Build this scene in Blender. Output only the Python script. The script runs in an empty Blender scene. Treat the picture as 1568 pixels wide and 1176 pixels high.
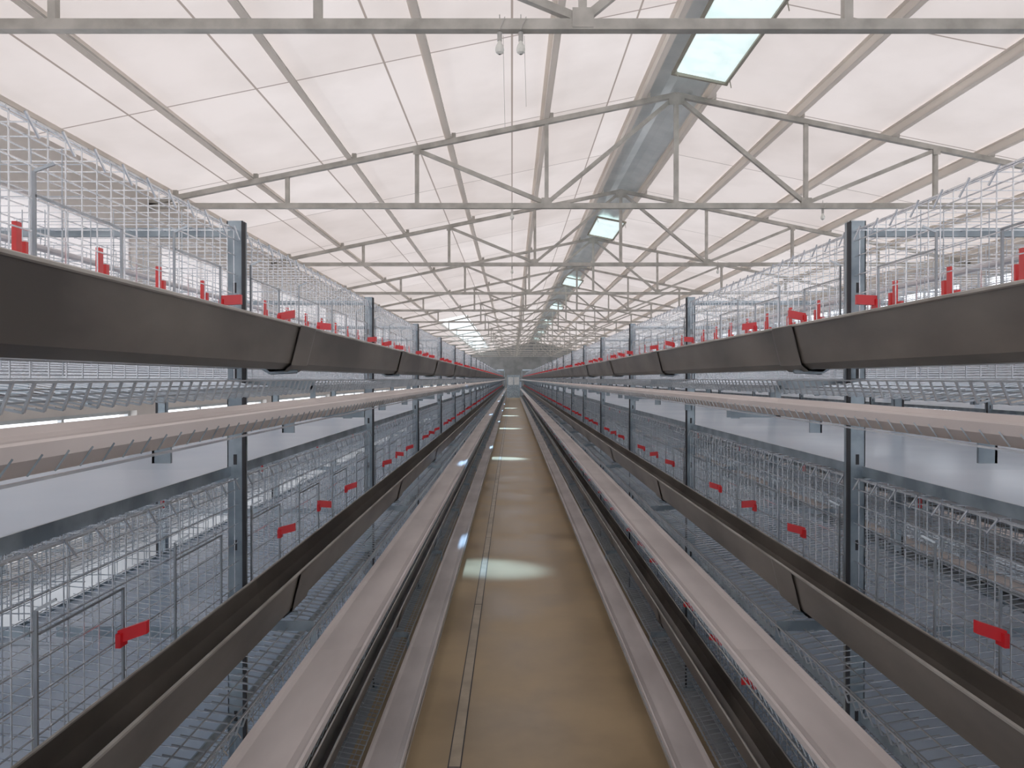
import bpy, math, random
from mathutils import Vector, Matrix
random.seed(4)
S=bpy.context.scene
EYE=1.75
RX=1.9            # ridge x
SL=0.205          # roof slope
YB=EYE+2.0        # bottom chord height
YR=EYE+3.28       # apex of top chord
HALF=6.0
T0,TP,TN=4.2,4.36,15
Y_BACK,Y_END=-7.0,68.0

# ---------------------------------------------------------------- materials
def mat(name,c1,c2=None,scale=5,rough=.5,metal=0.,bump=0.,detail=4,stretch=None,rough2=None,spec=.5,dist=0.01):
    m=bpy.data.materials.new(name); m.use_nodes=True
    nt=m.node_tree; n=nt.nodes; l=nt.links
    b=n['Principled BSDF']
    b.inputs['Roughness'].default_value=rough
    b.inputs['Metallic'].default_value=metal
    b.inputs['Specular IOR Level'].default_value=spec
    if c2 is None: c2=tuple(c*.82 for c in c1)
    tc=n.new('ShaderNodeTexCoord'); mp=n.new('ShaderNodeMapping')
    if stretch: mp.inputs['Scale'].default_value=stretch
    l.new(tc.outputs['Object'],mp.inputs['Vector'])
    nz=n.new('ShaderNodeTexNoise'); nz.inputs['Scale'].default_value=scale; nz.inputs['Detail'].default_value=detail
    l.new(mp.outputs[0],nz.inputs['Vector'])
    r=n.new('ShaderNodeValToRGB'); r.color_ramp.elements[0].position=.35; r.color_ramp.elements[1].position=.65
    r.color_ramp.elements[0].color=(*c2,1); r.color_ramp.elements[1].color=(*c1,1)
    l.new(nz.outputs['Fac'],r.inputs[0]); l.new(r.outputs[0],b.inputs['Base Color'])
    if rough2 is not None:
        mr=n.new('ShaderNodeMapRange'); mr.inputs['From Min'].default_value=.35; mr.inputs['From Max'].default_value=.65
        mr.inputs['To Min'].default_value=rough2; mr.inputs['To Max'].default_value=rough
        l.new(nz.outputs['Fac'],mr.inputs['Value']); l.new(mr.outputs[0],b.inputs['Roughness'])
    if bump:
        bp=n.new('ShaderNodeBump'); bp.inputs['Strength'].default_value=bump; bp.inputs['Distance'].default_value=dist
        l.new(nz.outputs['Fac'],bp.inputs['Height']); l.new(bp.outputs[0],b.inputs['Normal'])
    return m
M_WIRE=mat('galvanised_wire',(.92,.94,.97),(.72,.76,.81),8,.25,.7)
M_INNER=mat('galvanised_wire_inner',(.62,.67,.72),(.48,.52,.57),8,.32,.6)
M_HOOK=mat('cradle_wire',(.44,.47,.50),(.30,.33,.36),8,.3,.6)
M_POST=mat('galvanised_post',(.38,.45,.50),(.20,.25,.29),10,.35,.5)
M_TRO=mat('feed_trough_steel',(.195,.175,.152),(.080,.072,.064),4,.40,.25,stretch=(1,.4,1),detail=8)
M_LIP=mat('trough_lip',(.48,.46,.42),(.28,.26,.23),6,.4,.4)
M_EGG=mat('egg_belt',(.70,.64,.62),(.54,.49,.475),5,.55,0,stretch=(1,.3,1))
M_MAN=mat('manure_belt',(.66,.77,.90),(.54,.66,.80),1.2,.20,0)
M_RED=mat('red_plastic',(.85,.02,.03),(.75,.015,.02),5,.35,0)
M_CUP=mat('red_drinker',(.90,.08,.08),(.85,.05,.05),5,.35,0)
M_PIPE=mat('water_pipe',(.75,.72,.74),None,5,.35,0)
M_DARK=mat('dark_slot',(.03,.03,.035),None,5,.6,0)
M_TRUSS=mat('truss_steel',(.50,.475,.43),(.33,.315,.28),6,.5,.15)
M_WALL=mat('wall_plaster',(.72,.68,.64),(.62,.58,.54),1.5,.8,0,.1)
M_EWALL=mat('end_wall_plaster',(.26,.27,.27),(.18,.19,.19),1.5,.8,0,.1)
M_FRAME=mat('window_frame',(.6,.62,.62),None,5,.5,0)
M_FLASH=mat('ridge_flashing',(.85,.88,.86),(.66,.71,.70),2,.3,.2)
M_WOOD=mat('skylight_frame',(.36,.33,.26),None,4,.6,0)
M_CORD=mat('cord',(.5,.48,.45),None,5,.7,0)
M_BULB=mat('bulb_glass',(.80,.80,.74),None,5,.15,0)
M_AISLE=mat('aisle_concrete',(.50,.365,.205),(.33,.24,.135),1.5,.48,0,.2,detail=10,rough2=.28,dist=.003,spec=.4)
M_CONC=mat('concrete',(.36,.38,.40),(.28,.30,.32),1.3,.5,0,.1,detail=6)
M_STRIP=mat('floor_strip',(.50,.41,.29),(.36,.29,.20),6,.4,.1)

def translucent(name,c1,c2,mixf,brick=False):
    m=bpy.data.materials.new(name); m.use_nodes=True
    nt=m.node_tree; n=nt.nodes; l=nt.links; n.clear()
    out=n.new('ShaderNodeOutputMaterial'); mx=n.new('ShaderNodeMixShader')
    tr=n.new('ShaderNodeBsdfTranslucent'); df=n.new('ShaderNodeBsdfDiffuse')
    tc=n.new('ShaderNodeTexCoord'); nz=n.new('ShaderNodeTexNoise'); nz.inputs['Scale'].default_value=.9; nz.inputs['Detail'].default_value=6
    l.new(tc.outputs['Object'],nz.inputs['Vector'])
    r=n.new('ShaderNodeValToRGB'); r.color_ramp.elements[0].position=.3; r.color_ramp.elements[1].position=.6
    r.color_ramp.elements[0].color=(*c2,1); r.color_ramp.elements[1].color=(*c1,1)
    l.new(nz.outputs['Fac'],r.inputs[0]); col=r.outputs[0]
    if brick:
        sp=n.new('ShaderNodeSeparateXYZ'); cb=n.new('ShaderNodeCombineXYZ')
        l.new(tc.outputs['Object'],sp.inputs[0]); l.new(sp.outputs[1],cb.inputs[1]); l.new(sp.outputs[0],cb.inputs[0])
        bk=n.new('ShaderNodeTexBrick'); bk.offset=0.0
        bk.inputs['Scale'].default_value=1; bk.inputs['Brick Width'].default_value=1.13; bk.inputs['Row Height'].default_value=2.18
        bk.inputs['Mortar Size'].default_value=.011; bk.inputs['Mortar Smooth'].default_value=.3
        bk.inputs['Color1'].default_value=(1,1,1,1); bk.inputs['Color2'].default_value=(.89,.87,.855,1); bk.inputs['Mortar'].default_value=(.42,.38,.35,1)
        l.new(cb.outputs[0],bk.inputs['Vector'])
        mu=n.new('ShaderNodeMix'); mu.data_type='RGBA'; mu.blend_type='MULTIPLY'; mu.inputs[0].default_value=1
        l.new(col,mu.inputs[6]); l.new(bk.outputs['Color'],mu.inputs[7]); col=mu.outputs[2]
    l.new(col,tr.inputs[0]); l.new(col,df.inputs[0])
    mx.inputs[0].default_value=mixf
    l.new(df.outputs[0],mx.inputs[1]); l.new(tr.outputs[0],mx.inputs[2]); l.new(mx.outputs[0],out.inputs[0])
    return m
M_ROOF=translucent('roof_board',(.89,.785,.725),(.78,.68,.62),.25,True)
M_SKY=translucent('skylight_sheet',(.93,1.0,1.0),(.85,.97,.97),.6)
M_PUR=translucent('purlin_profile',(.93,.89,.84),(.86,.82,.77),.45)
M_CURT=translucent('window_curtain',(.86,.80,.78),(.78,.72,.70),.27)

# ---------------------------------------------------------------- builder
class MB:
    def __init__(s): s.v=[];s.f=[];s.m=[];s.mats=[]
    def mi(s,m):
        if m not in s.mats: s.mats.append(m)
        return s.mats.index(m)
    def quad(s,a,b,c,d,m):
        i=len(s.v); s.v+=[tuple(a),tuple(b),tuple(c),tuple(d)]; s.f.append((i,i+1,i+2,i+3)); s.m.append(s.mi(m))
    def box(s,x0,x1,y0,y1,z0,z1,m):
        if x0>x1:x0,x1=x1,x0
        i=len(s.v)
        s.v+=[(x0,y0,z0),(x1,y0,z0),(x1,y1,z0),(x0,y1,z0),(x0,y0,z1),(x1,y0,z1),(x1,y1,z1),(x0,y1,z1)]
        k=s.mi(m)
        for f in ((0,3,2,1),(4,5,6,7),(0,1,5,4),(1,2,6,5),(2,3,7,6),(3,0,4,7)):
            s.f.append(tuple(i+j for j in f)); s.m.append(k)
    def tube(s,p,q,r,m,n=4,r2=None,caps=False):
        p=Vector(p);q=Vector(q);d=(q-p).normalized()
        up=Vector((0,0,1)) if abs(d.z)<.9 else Vector((0,1,0))
        a=d.cross(up).normalized();b=d.cross(a)
        i=len(s.v);k=s.mi(m)
        if r2 is None:r2=r
        for P,R in((p,r),(q,r2)):
            for j in range(n):
                t=2*math.pi*(j+.5)/n
                s.v.append(tuple(P+a*math.cos(t)*R+b*math.sin(t)*R))
        for j in range(n):
            s.f.append((i+j,i+(j+1)%n,i+n+(j+1)%n,i+n+j)); s.m.append(k)
        if caps:
            s.f.append(tuple(i+j for j in range(n))[::-1]); s.m.append(k)
            s.f.append(tuple(i+n+j for j in range(n))); s.m.append(k)
    def beam(s,p,q,w,h,m):
        p=Vector(p);q=Vector(q);d=(q-p).normalized()
        a=Vector((0,1,0)); b=d.cross(a).normalized()
        i=len(s.v);k=s.mi(m)
        for P in(p,q):
            for u,v in((-1,-1),(1,-1),(1,1),(-1,1)):
                s.v.append(tuple(P+a*u*w/2+b*v*h/2))
        for f in((0,3,2,1),(4,5,6,7),(0,1,5,4),(1,2,6,5),(2,3,7,6),(3,0,4,7)):
            s.f.append(tuple(i+j for j in f)); s.m.append(k)
    def sheet(s,prof,y0,y1,m):
        for (a,b) in zip(prof[:-1],prof[1:]):
            s.quad((a[0],y0,a[1]),(b[0],y0,b[1]),(b[0],y1,b[1]),(a[0],y1,a[1]),m)
    def mesh(s,name):
        me=bpy.data.meshes.new(name); me.from_pydata(s.v,[],s.f)
        for m in s.mats: me.materials.append(m)
        me.polygons.foreach_set('material_index',s.m); me.update()
        return me
def obj(name,me,parent=None,loc=(0,0,0)):
    o=bpy.data.objects.new(name,me); S.collection.objects.link(o); o.location=loc
    if parent: o.parent=parent
    return o

# ---------------------------------------------------------------- cage bay (2 m long, back to back, three tiers)
L=2.0; HW=0.6
def build_bay():
    b=MB()
    for s in(-1,1):
        X=lambda u:s*(HW+u)
        for T in(0,-.72,-1.44):
            Z=EYE+T
            zf=lambda u:Z+.0-.115*u      # sloping cage floor / egg cradle
            # --- front panel
            for i in range(40):
                y=.025+.05*i
                b.tube((X(-.01),y,zf(0)),(X(-.01),y,Z+.43),.0015,M_WIRE)
            for h in(.03,.075,.12,.19,.245,.30,.355,.40,.43):
                b.tube((X(-.008),0,Z+h),(X(-.008),L,Z+h),.0018 if h<.42 else .003,M_WIRE)
            # sliding door rods and door frames
            for i in range(4):
                y0=.06+.5*i
                for yy in(y0,y0+.27):
                    b.tube((X(.008),yy,Z+.05),(X(.008),yy,Z+.34 if yy==y0 else Z+.30),.0034,M_HOOK)
                for zz in(.07,.30):
                    b.tube((X(.010),y0,Z+zz),(X(.010),y0+.27,Z+zz),.0028,M_HOOK)
                b.tube((X(.008),y0,Z+.34),(X(.035),y0+.01,Z+.355),.0034,M_HOOK)
                b.tube((X(.008),y0+.27,Z+.05),(X(.03),y0+.27,Z+.055),.0034,M_HOOK)
            # --- top panel
            for u in(-.02,-.12,-.22,-.32,-.42,-.54):
                b.tube((X(u),0,Z+.43),(X(u),L,Z+.43),.0019,M_WIRE)
            for i in range(27):
                y=.037+.075*i
                if y<L: b.tube((X(-.005),y,Z+.43),(X(-.55),y,Z+.43),.0015,M_WIRE)
            # little hanging clips on the top edge
            for i in range(20):
                y=.05+.1*i
                b.tube((X(0),y,Z+.435),(X(.004),y+.03,Z+.40),.0025,M_WIRE)
            # --- floor panel + cradle
            for i in range(10):
                u=-.54+.06*i
                b.tube((X(u),0,zf(u)),(X(u),L,zf(u)),.0016,M_WIRE)
            for u in(.06,.12,.175):
                b.tube((X(u),0,zf(u)-.01),(X(u),L,zf(u)-.01),.0018,M_HOOK)
            for i in range(50):
                y=.02+.04*i
                b.tube((X(-.55),y,zf(-.55)),(X(.19),y,zf(.19)-.016),.0015,M_WIRE)
                b.tube((X(.10),y,zf(.10)-.010),(X(.20),y,zf(.2)-.018),.0022,M_HOOK)
                b.tube((X(.20),y,zf(.20)-.018),(X(.212),y+.004,Z-.004),.0024,M_HOOK)
            b.tube((X(.212),0,Z-.004),(X(.212),L,Z-.004),.0024,M_HOOK)
            # --- back panel
            for h in(.10,.17,.24,.31,.38):
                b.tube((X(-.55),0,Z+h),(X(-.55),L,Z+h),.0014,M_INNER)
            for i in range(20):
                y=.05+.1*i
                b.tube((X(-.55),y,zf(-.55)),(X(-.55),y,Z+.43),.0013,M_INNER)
            # --- partitions
            for i in range(4):
                y=.25+.5*i-.02
                for h in(.04,.10,.16,.22,.28,.34,.40):
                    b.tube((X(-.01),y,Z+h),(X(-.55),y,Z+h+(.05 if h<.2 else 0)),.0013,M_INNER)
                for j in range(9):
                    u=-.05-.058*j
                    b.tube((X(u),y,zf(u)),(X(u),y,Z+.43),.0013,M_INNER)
            # --- water line with small red drinkers
            b.tube((X(-.40),0,Z+.33),(X(-.40),L,Z+.33),.009,M_PIPE,8)
            if T==0:
                for i in range(8):
                    y=.09+.25*i
                    b.box(X(-.05),X(-.042),y,y+.014,Z+.155,Z+.265,M_CUP)
                    b.box(X(-.05),X(-.042),y+.024,y+.036,Z+.16,Z+.235,M_CUP)
                    b.box(X(-.055),X(-.048),y-.02,y+.045,Z+.18,Z+.208,M_CUP)
            else:
                for i in range(2):
                    y=.36+1.*i
                    b.tube((X(-.40),y,Z+.325),(X(-.40),y,Z+.28),.006,M_RED,6,caps=True)
            # --- flat red latch tags standing out from the doors
            for i,y in enumerate((.33,.83,1.32,1.84)):
                if (i+int(T*-10))%4==2: continue
                i0=len(b.v)
                b.box(X(.004),X(.056),y-.004,y+.008,Z+.20,Z+.226,M_RED)
                t=(.006,-.003,.008,.002)[i]
                b.v[i0:]=[(vx,vy+(.012 if abs(vx)>HW+.03 else 0),vz+t*(1 if abs(vx)>HW+.03 else -1)) for vx,vy,vz in b.v[i0:]]
                b.box(X(.004),X(.014),y-.012,y+.016,Z+.186,Z+.214,M_RED)
            # --- feed trough
            P=[(.042,.135),(.046,.09),(.062,.045),(.085,.028),(.12,.028),(.142,.045),(.170,.155)]
            b.sheet([(X(u),Z+v) for u,v in P],0,L,M_TRO)
            Pi=[(u-(.002 if u>.1 else -.002),v+.003) for u,v in P]
            b.sheet([(X(u),Z+v) for u,v in Pi],0,L,M_TRO)
            b.tube((X(.171),0,Z+.155),(X(.171),L,Z+.155),.0045,M_LIP,6)
            b.tube((X(.042),0,Z+.137),(X(.042),L,Z+.137),.0035,M_LIP,6)
            Po=[(.040,.13),(.043,.09),(.058,.040),(.083,.021),(.123,.021),(.147,.040),(.176,.155)]
            # joint sleeve (bevelled ends)
            b.sheet([(X(u),Z+v) for u,v in Po],.0,.16,M_TRO)
            for (a,c),(a2,c2) in zip(zip(Po[:-1],Po[1:]),zip(P[:-1],P[1:])):
                b.quad((X(a[0]),.16,Z+a[1]),(X(c[0]),.16,Z+c[1]),(X(c2[0]),.19,Z+c2[1]),(X(a2[0]),.19,Z+a2[1]),M_TRO)
            # --- egg belt on its runner
            E=[(.212,-.056),(.217,-.066),(.228,-.070),(.33,-.070),(.348,-.062),(.356,-.056)]
            b.sheet([(X(u),Z+v) for u,v in E],0,L,M_EGG)
            b.sheet([(X(.356),Z-.056),(X(.362),Z-.058),(X(.364),Z-.072),(X(.350),Z-.088),(X(.30),Z-.094),(X(.225),Z-.090),(X(.212),Z-.070)],0,L,M_EGG)
            for i in range(50):      # wire eyelets along the outer lip
                y=.02+.04*i
                b.tube((X(.362),y,Z-.086),(X(.367),y+.014,Z-.068),.0012,M_POST,3)
            b.tube((X(.366),0,Z-.09),(X(.366),L,Z-.09),.002,M_WIRE)
            for i in range(3):       # little channel stubs under the runner
                y=.36+.667*i
                b.box(X(.215),X(.245),y,y+.005,Z-.135,Z-.09,M_POST)
                b.box(X(.215),X(.219),y,y+.03,Z-.135,Z-.09,M_POST)
            # --- bracket at the post: cradle arm and trough hanger
            b.box(X(.0),X(.20),.045,.05,Z-.032,Z-.002,M_POST)
            b.box(X(.19),X(.35),.045,.05,Z-.115,Z-.094,M_POST)
            b.box(X(.19),X(.205),.045,.05,Z-.115,Z-.02,M_POST)
            b.tube((X(.0),.05,Z+.06),(X(.07),.05,Z+.018),.006,M_POST,6)
            b.tube((X(.07),.05,Z+.018),(X(.15),.05,Z+.022),.006,M_POST,6)
            b.box(X(-.56),X(.0),.03,.035,Z-.045,Z-.015,M_POST)
            # belt support edge
            b.box(X(-.035),X(-.03),0,L,Z-.284,Z-.255,M_POST)
            # --- posts: C channel
        b.box(X(-.040),X(.006),.0,.004,0,EYE+.46,M_POST)
        b.box(X(.003),X(.006),.0,.035,0,EYE+.46,M_POST)
        b.box(X(-.040),X(-.037),.0,.035,0,EYE+.46,M_POST)
        b.box(X(.004),X(.014),-.004,.004,0,EYE+.455,M_DARK)
        for zc in range(8):
            b.box(X(-.022),X(-.012),-.001,.001,.25+.25*zc,.28+.25*zc,M_DARK)
        b.box(X(-.06),X(.03),-.02,.055,.0,.012,M_POST)
    for T in(0,-.72,-1.44):
        Z=EYE+T
        # manure belt, full width, just above the tier below
        b.box(-HW+.04,HW-.04,0,L,Z-.269,Z-.265,M_MAN)
        b.box(-HW+.04,HW-.04,.03,.06,Z-.284,Z-.271,M_POST)
        b.box(-HW+.04,HW-.04,.005,.02,Z+.415,Z+.44,M_POST)
    return b.mesh('cage_bay')
bay=build_bay()
for cx in(-1.39,1.59,4.57):
    e=obj('poultry_battery_cage_row',None,loc=(cx,0,0))
    for k in range(-2,31):
        obj('bay_%d'%(k+3),bay,e,(0,.15+2.0*k,0))
    # end drive frame at the far end
    d=MB()
    for x in(-.75,-.25,.25,.75):
        for y in(0,1.1):
            d.box(x-.025,x+.025,y,y+.05,0,2.45,M_POST)
    for z in(.25,.9,1.6,2.4):
        for y in(0,1.1): d.box(-.775,.775,y+.05,y+.09,z,z+.05,M_POST)
        for x in(-.75,.75): d.box(x-.02,x+.02,.05,1.1,z,z+.05,M_POST)
        d.tube((-.7,.55,z+.08),(.7,.55,z+.08),.07,M_MAN,12,caps=True)
    d.box(-.95,-.8,-.1,.3,1.0,1.5,M_MAN)
    obj('end_drive_frame',d.mesh('end_drive_frame'),e,(0,62.3,0))

# ---------------------------------------------------------------- trusses
def build_truss():
    b=MB(); p=HALF/4
    top=lambda d:YR-SL*abs(d)
    b.beam((RX-HALF-.1,0,YB),(RX+HALF+.1,0,YB),.06,.06,M_TRUSS)
    for s in(-1,1):
        b.beam((RX,0,top(0)),(RX+s*(HALF+.1),0,top(HALF+.1)),.06,.055,M_TRUSS)
        for i in(1,2,3):
            b.beam((RX+s*i*p,0,YB+.03),(RX+s*i*p,0,top(i*p)),.045,.045,M_TRUSS)
        b.beam((RX+s*.02,0,top(0)-.03),(RX+s*p,0,YB+.03),.045,.045,M_TRUSS)
        b.beam((RX+s*2*p,0,top(2*p)-.02),(RX+s*p,0,YB+.03),.045,.045,M_TRUSS)
        b.box(RX+s*p-.06,RX+s*p+.06,-.034,-.03,YB-.02,YB+.09,M_TRUSS)   # gusset plates
        b.box(RX+s*2*p-.04,RX+s*2*p+.04,-.034,-.03,top(2*p)-.08,top(2*p)+.02,M_TRUSS)
    b.beam((RX,0,YB+.03),(RX,0,top(0)),.05,.05,M_TRUSS)
    b.box(RX-.09,RX+.09,-.036,-.03,top(0)-.12,top(0)-.01,M_TRUSS)
    return b.mesh('roof_truss')
tr=build_truss()
TY=[T0+TP*k for k in range(-2,TN)]
for y in TY: obj('roof_truss',tr,loc=(0,y,0))
# purlins
b=MB()
offs=[-5.85,-4.92,-3.78,-2.63,-1.5,-.38,.38,1.4,2.5,3.6,4.8,5.85]
for o in offs:
    z=YR-SL*abs(o)+.03; x=RX+o
    b.box(x-.03,x+.03,Y_BACK,Y_END,z+.0,z+.006,M_PUR)
    b.box(x-.03,x-.026,Y_BACK,Y_END,z+.006,z+.10,M_PUR)
    b.box(x+.026,x+.03,Y_BACK,Y_END,z+.006,z+.025,M_TRUSS)
    b.box(x-.07,x-.03,Y_BACK,Y_END,z+.086,z+.091,M_PUR)
    for y in TY: b.box(x+.031,x+.08,y-.02,y+.02,z-.005,z+.07,M_TRUSS)
obj('roof_purlins',b.mesh('roof_purlins'))
# roof skin
b=MB(); RZ=YR+.135
ys=[Y_BACK]+[y for y in TY if y>Y_BACK]+[Y_END]
for s in(-1,1):
    os_=sorted([abs(o) for o in offs if o*s>0]); os_=[0]+os_+[6.35]
    for a,c in zip(os_[:-1],os_[1:]):
        for y0,y1 in zip(ys[:-1],ys[1:]):
            m=M_ROOF
            if s==-1 and 3.5<a<4 and 26<y0<60: m=M_SKY
            b.quad((RX+s*a,y0,RZ-SL*a),(RX+s*c,y0,RZ-SL*c),(RX+s*c,y1,RZ-SL*c),(RX+s*a,y1,RZ-SL*a),m)
obj('ceiling',b.mesh('ceiling'))
# ridge flashing
b=MB()
pr=[(RX-.30,RZ-.075),(RX-.16,RZ-.085),(RX-.05,RZ-.062),(RX+.06,RZ-.075),(RX+.18,RZ-.125),(RX+.30,RZ-.125),(RX+.33,RZ-.10)]
b.sheet(pr,Y_BACK,Y_END,M_FLASH)
ridge=obj('ridge_flashing',b.mesh('ridge_flashing'))
# skylights
b=MB()
x0,x1=RX-.15,RX+.42; za,zb=RZ-.09,RZ-.21
E=bpy.data.materials.new('daylight_pane'); E.use_nodes=True
nt=E.node_tree; pb=nt.nodes['Principled BSDF']; pb.inputs['Base Color'].default_value=(.8,.9,.9,1); pb.inputs['Emission Strength'].default_value=.78
tcn=nt.nodes.new('ShaderNodeTexCoord'); nzn=nt.nodes.new('ShaderNodeTexNoise'); nzn.inputs['Scale'].default_value=5
rr=nt.nodes.new('ShaderNodeValToRGB'); rr.color_ramp.elements[0].position=.35; rr.color_ramp.elements[1].position=.55
rr.color_ramp.elements[0].color=(.66,.88,.86,1); rr.color_ramp.elements[1].color=(.85,1,1,1)
nt.links.new(tcn.outputs['Object'],nzn.inputs['Vector']); nt.links.new(nzn.outputs['Fac'],rr.inputs[0]); nt.links.new(rr.outputs[0],pb.inputs['Emission Color'])
b.quad((x0,-.85,za),(x1,-.85,zb),(x1,.95,zb),(x0,.95,za),E)
b.beam((x0-.02,-.87,za-.01),(x1+.02,-.87,zb-.01),.035,.035,M_WOOD); b.beam((x0-.02,.97,za-.01),(x1+.02,.97,zb-.01),.035,.035,M_WOOD)
for x,z in((x0,za),(x1,zb)): b.box(x-.016,x+.016,-.85,.95,z-.02,z+.02,M_WOOD)
for x,z in((x0,za),(x1,zb)):
    for y in(-.8,.85): b.tube((x,y,z),(x+.02,y,z-.10),.006,M_WOOD)
sk=b.mesh('ridge_skylight')
skys=[7.05+8.95*i for i in range(7)]
for i,y in enumerate(skys): obj('skylight_pane_%d'%(i+1),sk,ridge,loc=(0,y,0))

# ---------------------------------------------------------------- walls / windows
XL,XR=RX-HALF-.1,RX+HALF+.1
wtop=RZ-SL*(HALF+.1)
def side_wall(name,xa,bands):
    b=MB(); xb=xa+.2
    z=0
    for z0,z1 in bands:
        b.box(xa,xb,Y_BACK,Y_END,z,z0,M_WALL)
        for y in TY+[Y_END]:
            b.box(xa,xb,max(y-.3,Y_BACK),min(y+.3,Y_END),z0,z1,M_WALL)
        z=z1
    b.box(xa,xb,Y_BACK,Y_END,z,wtop,M_WALL)
    return obj(name,b.mesh(name))
BL=[(.2,1.4),(2.0,3.4)]; BR=[(.25,1.3),(2.75,3.5)]
side_wall('wall_left',XL-.2,BL)
side_wall('wall_right',XR,BR)
wn=1
for x,bands in((XL-.1,BL),(XR+.1,BR)):
    for z0,z1 in bands:
        b=MB(); w=TP-.6
        for yy in(0,w/3,2*w/3,w-.04): b.box(x-.02,x+.02,yy,yy+.04,z0,z1,M_FRAME)
        for zz in(z0,(z0+z1)/2,z1-.04): b.box(x-.018,x+.018,.04,w-.04,zz,zz+.04,M_FRAME)
        if x<0 and z0>1.5: b.quad((x+.03,0,z0),(x+.03,w,z0),(x+.03,w,z1),(x+.03,0,z1),M_CURT)
        me=b.mesh('window')
        for y in TY[:-1]:
            obj('window_%d'%wn,me,loc=(0,y+.3,0)); wn+=1
def gable(name,y,door,M):
    b=MB(); y2=y+.15
    if door: d0,d1,dz=-2.6,6.4,3.4  # unseen opening behind the camera, made wide to light the cage fronts
    else: d0,d1,dz=-.45,.75,2.1
    b.box(XL,d0,y,y2,0,YB-.1,M); b.box(d1,XR,y,y2,0,YB-.1,M); b.box(d0,d1,y,y2,dz,YB-.1,M)
    i=len(b.v); k=b.mi(M)
    b.v+=[(XL,y,YB-.1),(XR,y,YB-.1),(XR,y,wtop),(RX,y,RZ),(XL,y,wtop)]; b.f.append((i,i+1,i+2,i+3,i+4)); b.m.append(k)
    return obj(name,b.mesh(name))
gable('wall_back',Y_BACK-.15,True,M_WALL); gable('wall_end',Y_END,False,M_EWALL)
b=MB(); b.box(-.45,.75,-.08,-.03,0,2.1,M_POST); b.box(-.35,.1,-.10,-.08,1.2,1.9,M_FRAME); b.box(.2,.65,-.10,-.08,1.2,1.9,M_FRAME)
obj('door_1',b.mesh('door_1'),loc=(0,Y_END,0))

# ---------------------------------------------------------------- floor
b=MB()
def fl(xa,xb,m): b.quad((xa,Y_BACK,0),(xb,Y_BACK,0),(xb,Y_END,0),(xa,Y_END,0),m)
fl(XL,-.75,M_CONC); fl(-.75,.95,M_AISLE); fl(.95,XR,M_CONC)
obj('floor',b.mesh('floor'))
b=MB(); b.box(-.285,-.235,Y_BACK+.1,Y_END-.1,.0005,.005,M_STRIP)
for i in range(30): b.box(-.286,-.234,.9+2.4*i,.908+2.4*i,.0045,.0058,M_DARK)
for xx in(-.288,-.232): b.box(xx-.003,xx+.003,Y_BACK+.1,Y_END-.1,.0005,.003,M_DARK)
obj('trim_1',b.mesh('trim_1'))

# ---------------------------------------------------------------- bulbs and cords
def bulb(x,y,cord=0):
    b=MB()
    z=YB-.035
    b.tube((0,0,z),(0,0,z-.05),.014,M_CORD,10,caps=True)
    pr=[(.010,-.05),(.014,-.065),(.022,-.08),(.026,-.097),(.022,-.115),(.008,-.125)]
    for (r1,a),(r2,c) in zip(pr[:-1],pr[1:]): b.tube((0,0,z+a),(0,0,z+c),r1,M_BULB,12,r2=r2)
    b.tube((0,0,z+.10),(0,0,z),.004,M_CORD)
    b.tube((0,-.036,z-.0),(.03,-.036,z+.07),.003,M_CORD)
    if cord: b.tube((.02,0,z-.02),(.03,0,z-cord),.0018,M_CORD)
    obj('hanging_light_bulb',b.mesh('hanging_light_bulb'),loc=(x,y,0))
for i,y in enumerate(TY[2:6]):
    if i==0:
        bulb(-.07,y,.55); bulb(.05,y,.42)
    else:
        bulb(0,y)
        if i<3: bulb(3.6,y)

# ---------------------------------------------------------------- lights
W=bpy.data.worlds.new('World'); S.world=W; W.use_nodes=True
bg=W.node_tree.nodes['Background']; bg.inputs[0].default_value=(.92,.97,1.05,1); bg.inputs[1].default_value=2.8
for i,y in enumerate([6.8,16.2,26.0,35.0,44.0]):  # spots added over the aisle to make the floor light patches; no fixture there
    ld=bpy.data.lights.new('added_patch_spot','SPOT'); ld.energy=1700+1600*i; ld.spot_size=math.radians(16); ld.spot_blend=1; ld.shadow_soft_size=.06; ld.color=(.34,.62,1)
    o=bpy.data.objects.new('added_floor_spot',ld); S.collection.objects.link(o)
    p=Vector((-.10,y+.3,4.55)); t=Vector((-.19,y,0)); o.location=p
    o.rotation_euler=(t-p).to_track_quat('-Z','Y').to_euler(); o.scale=(1,.65,1)

# ---------------------------------------------------------------- camera
cd=bpy.data.cameras.new('Camera'); cam=bpy.data.objects.new('Camera',cd); S.collection.objects.link(cam)
cd.sensor_width=36; cd.lens=25.94; cd.clip_start=.02; cd.clip_end=300
cam.location=(0,0,EYE); cam.rotation_euler=(math.radians(90-.4),0,0)
S.camera=cam
S.view_settings.view_transform='Standard'
S.view_settings.gamma=1.14
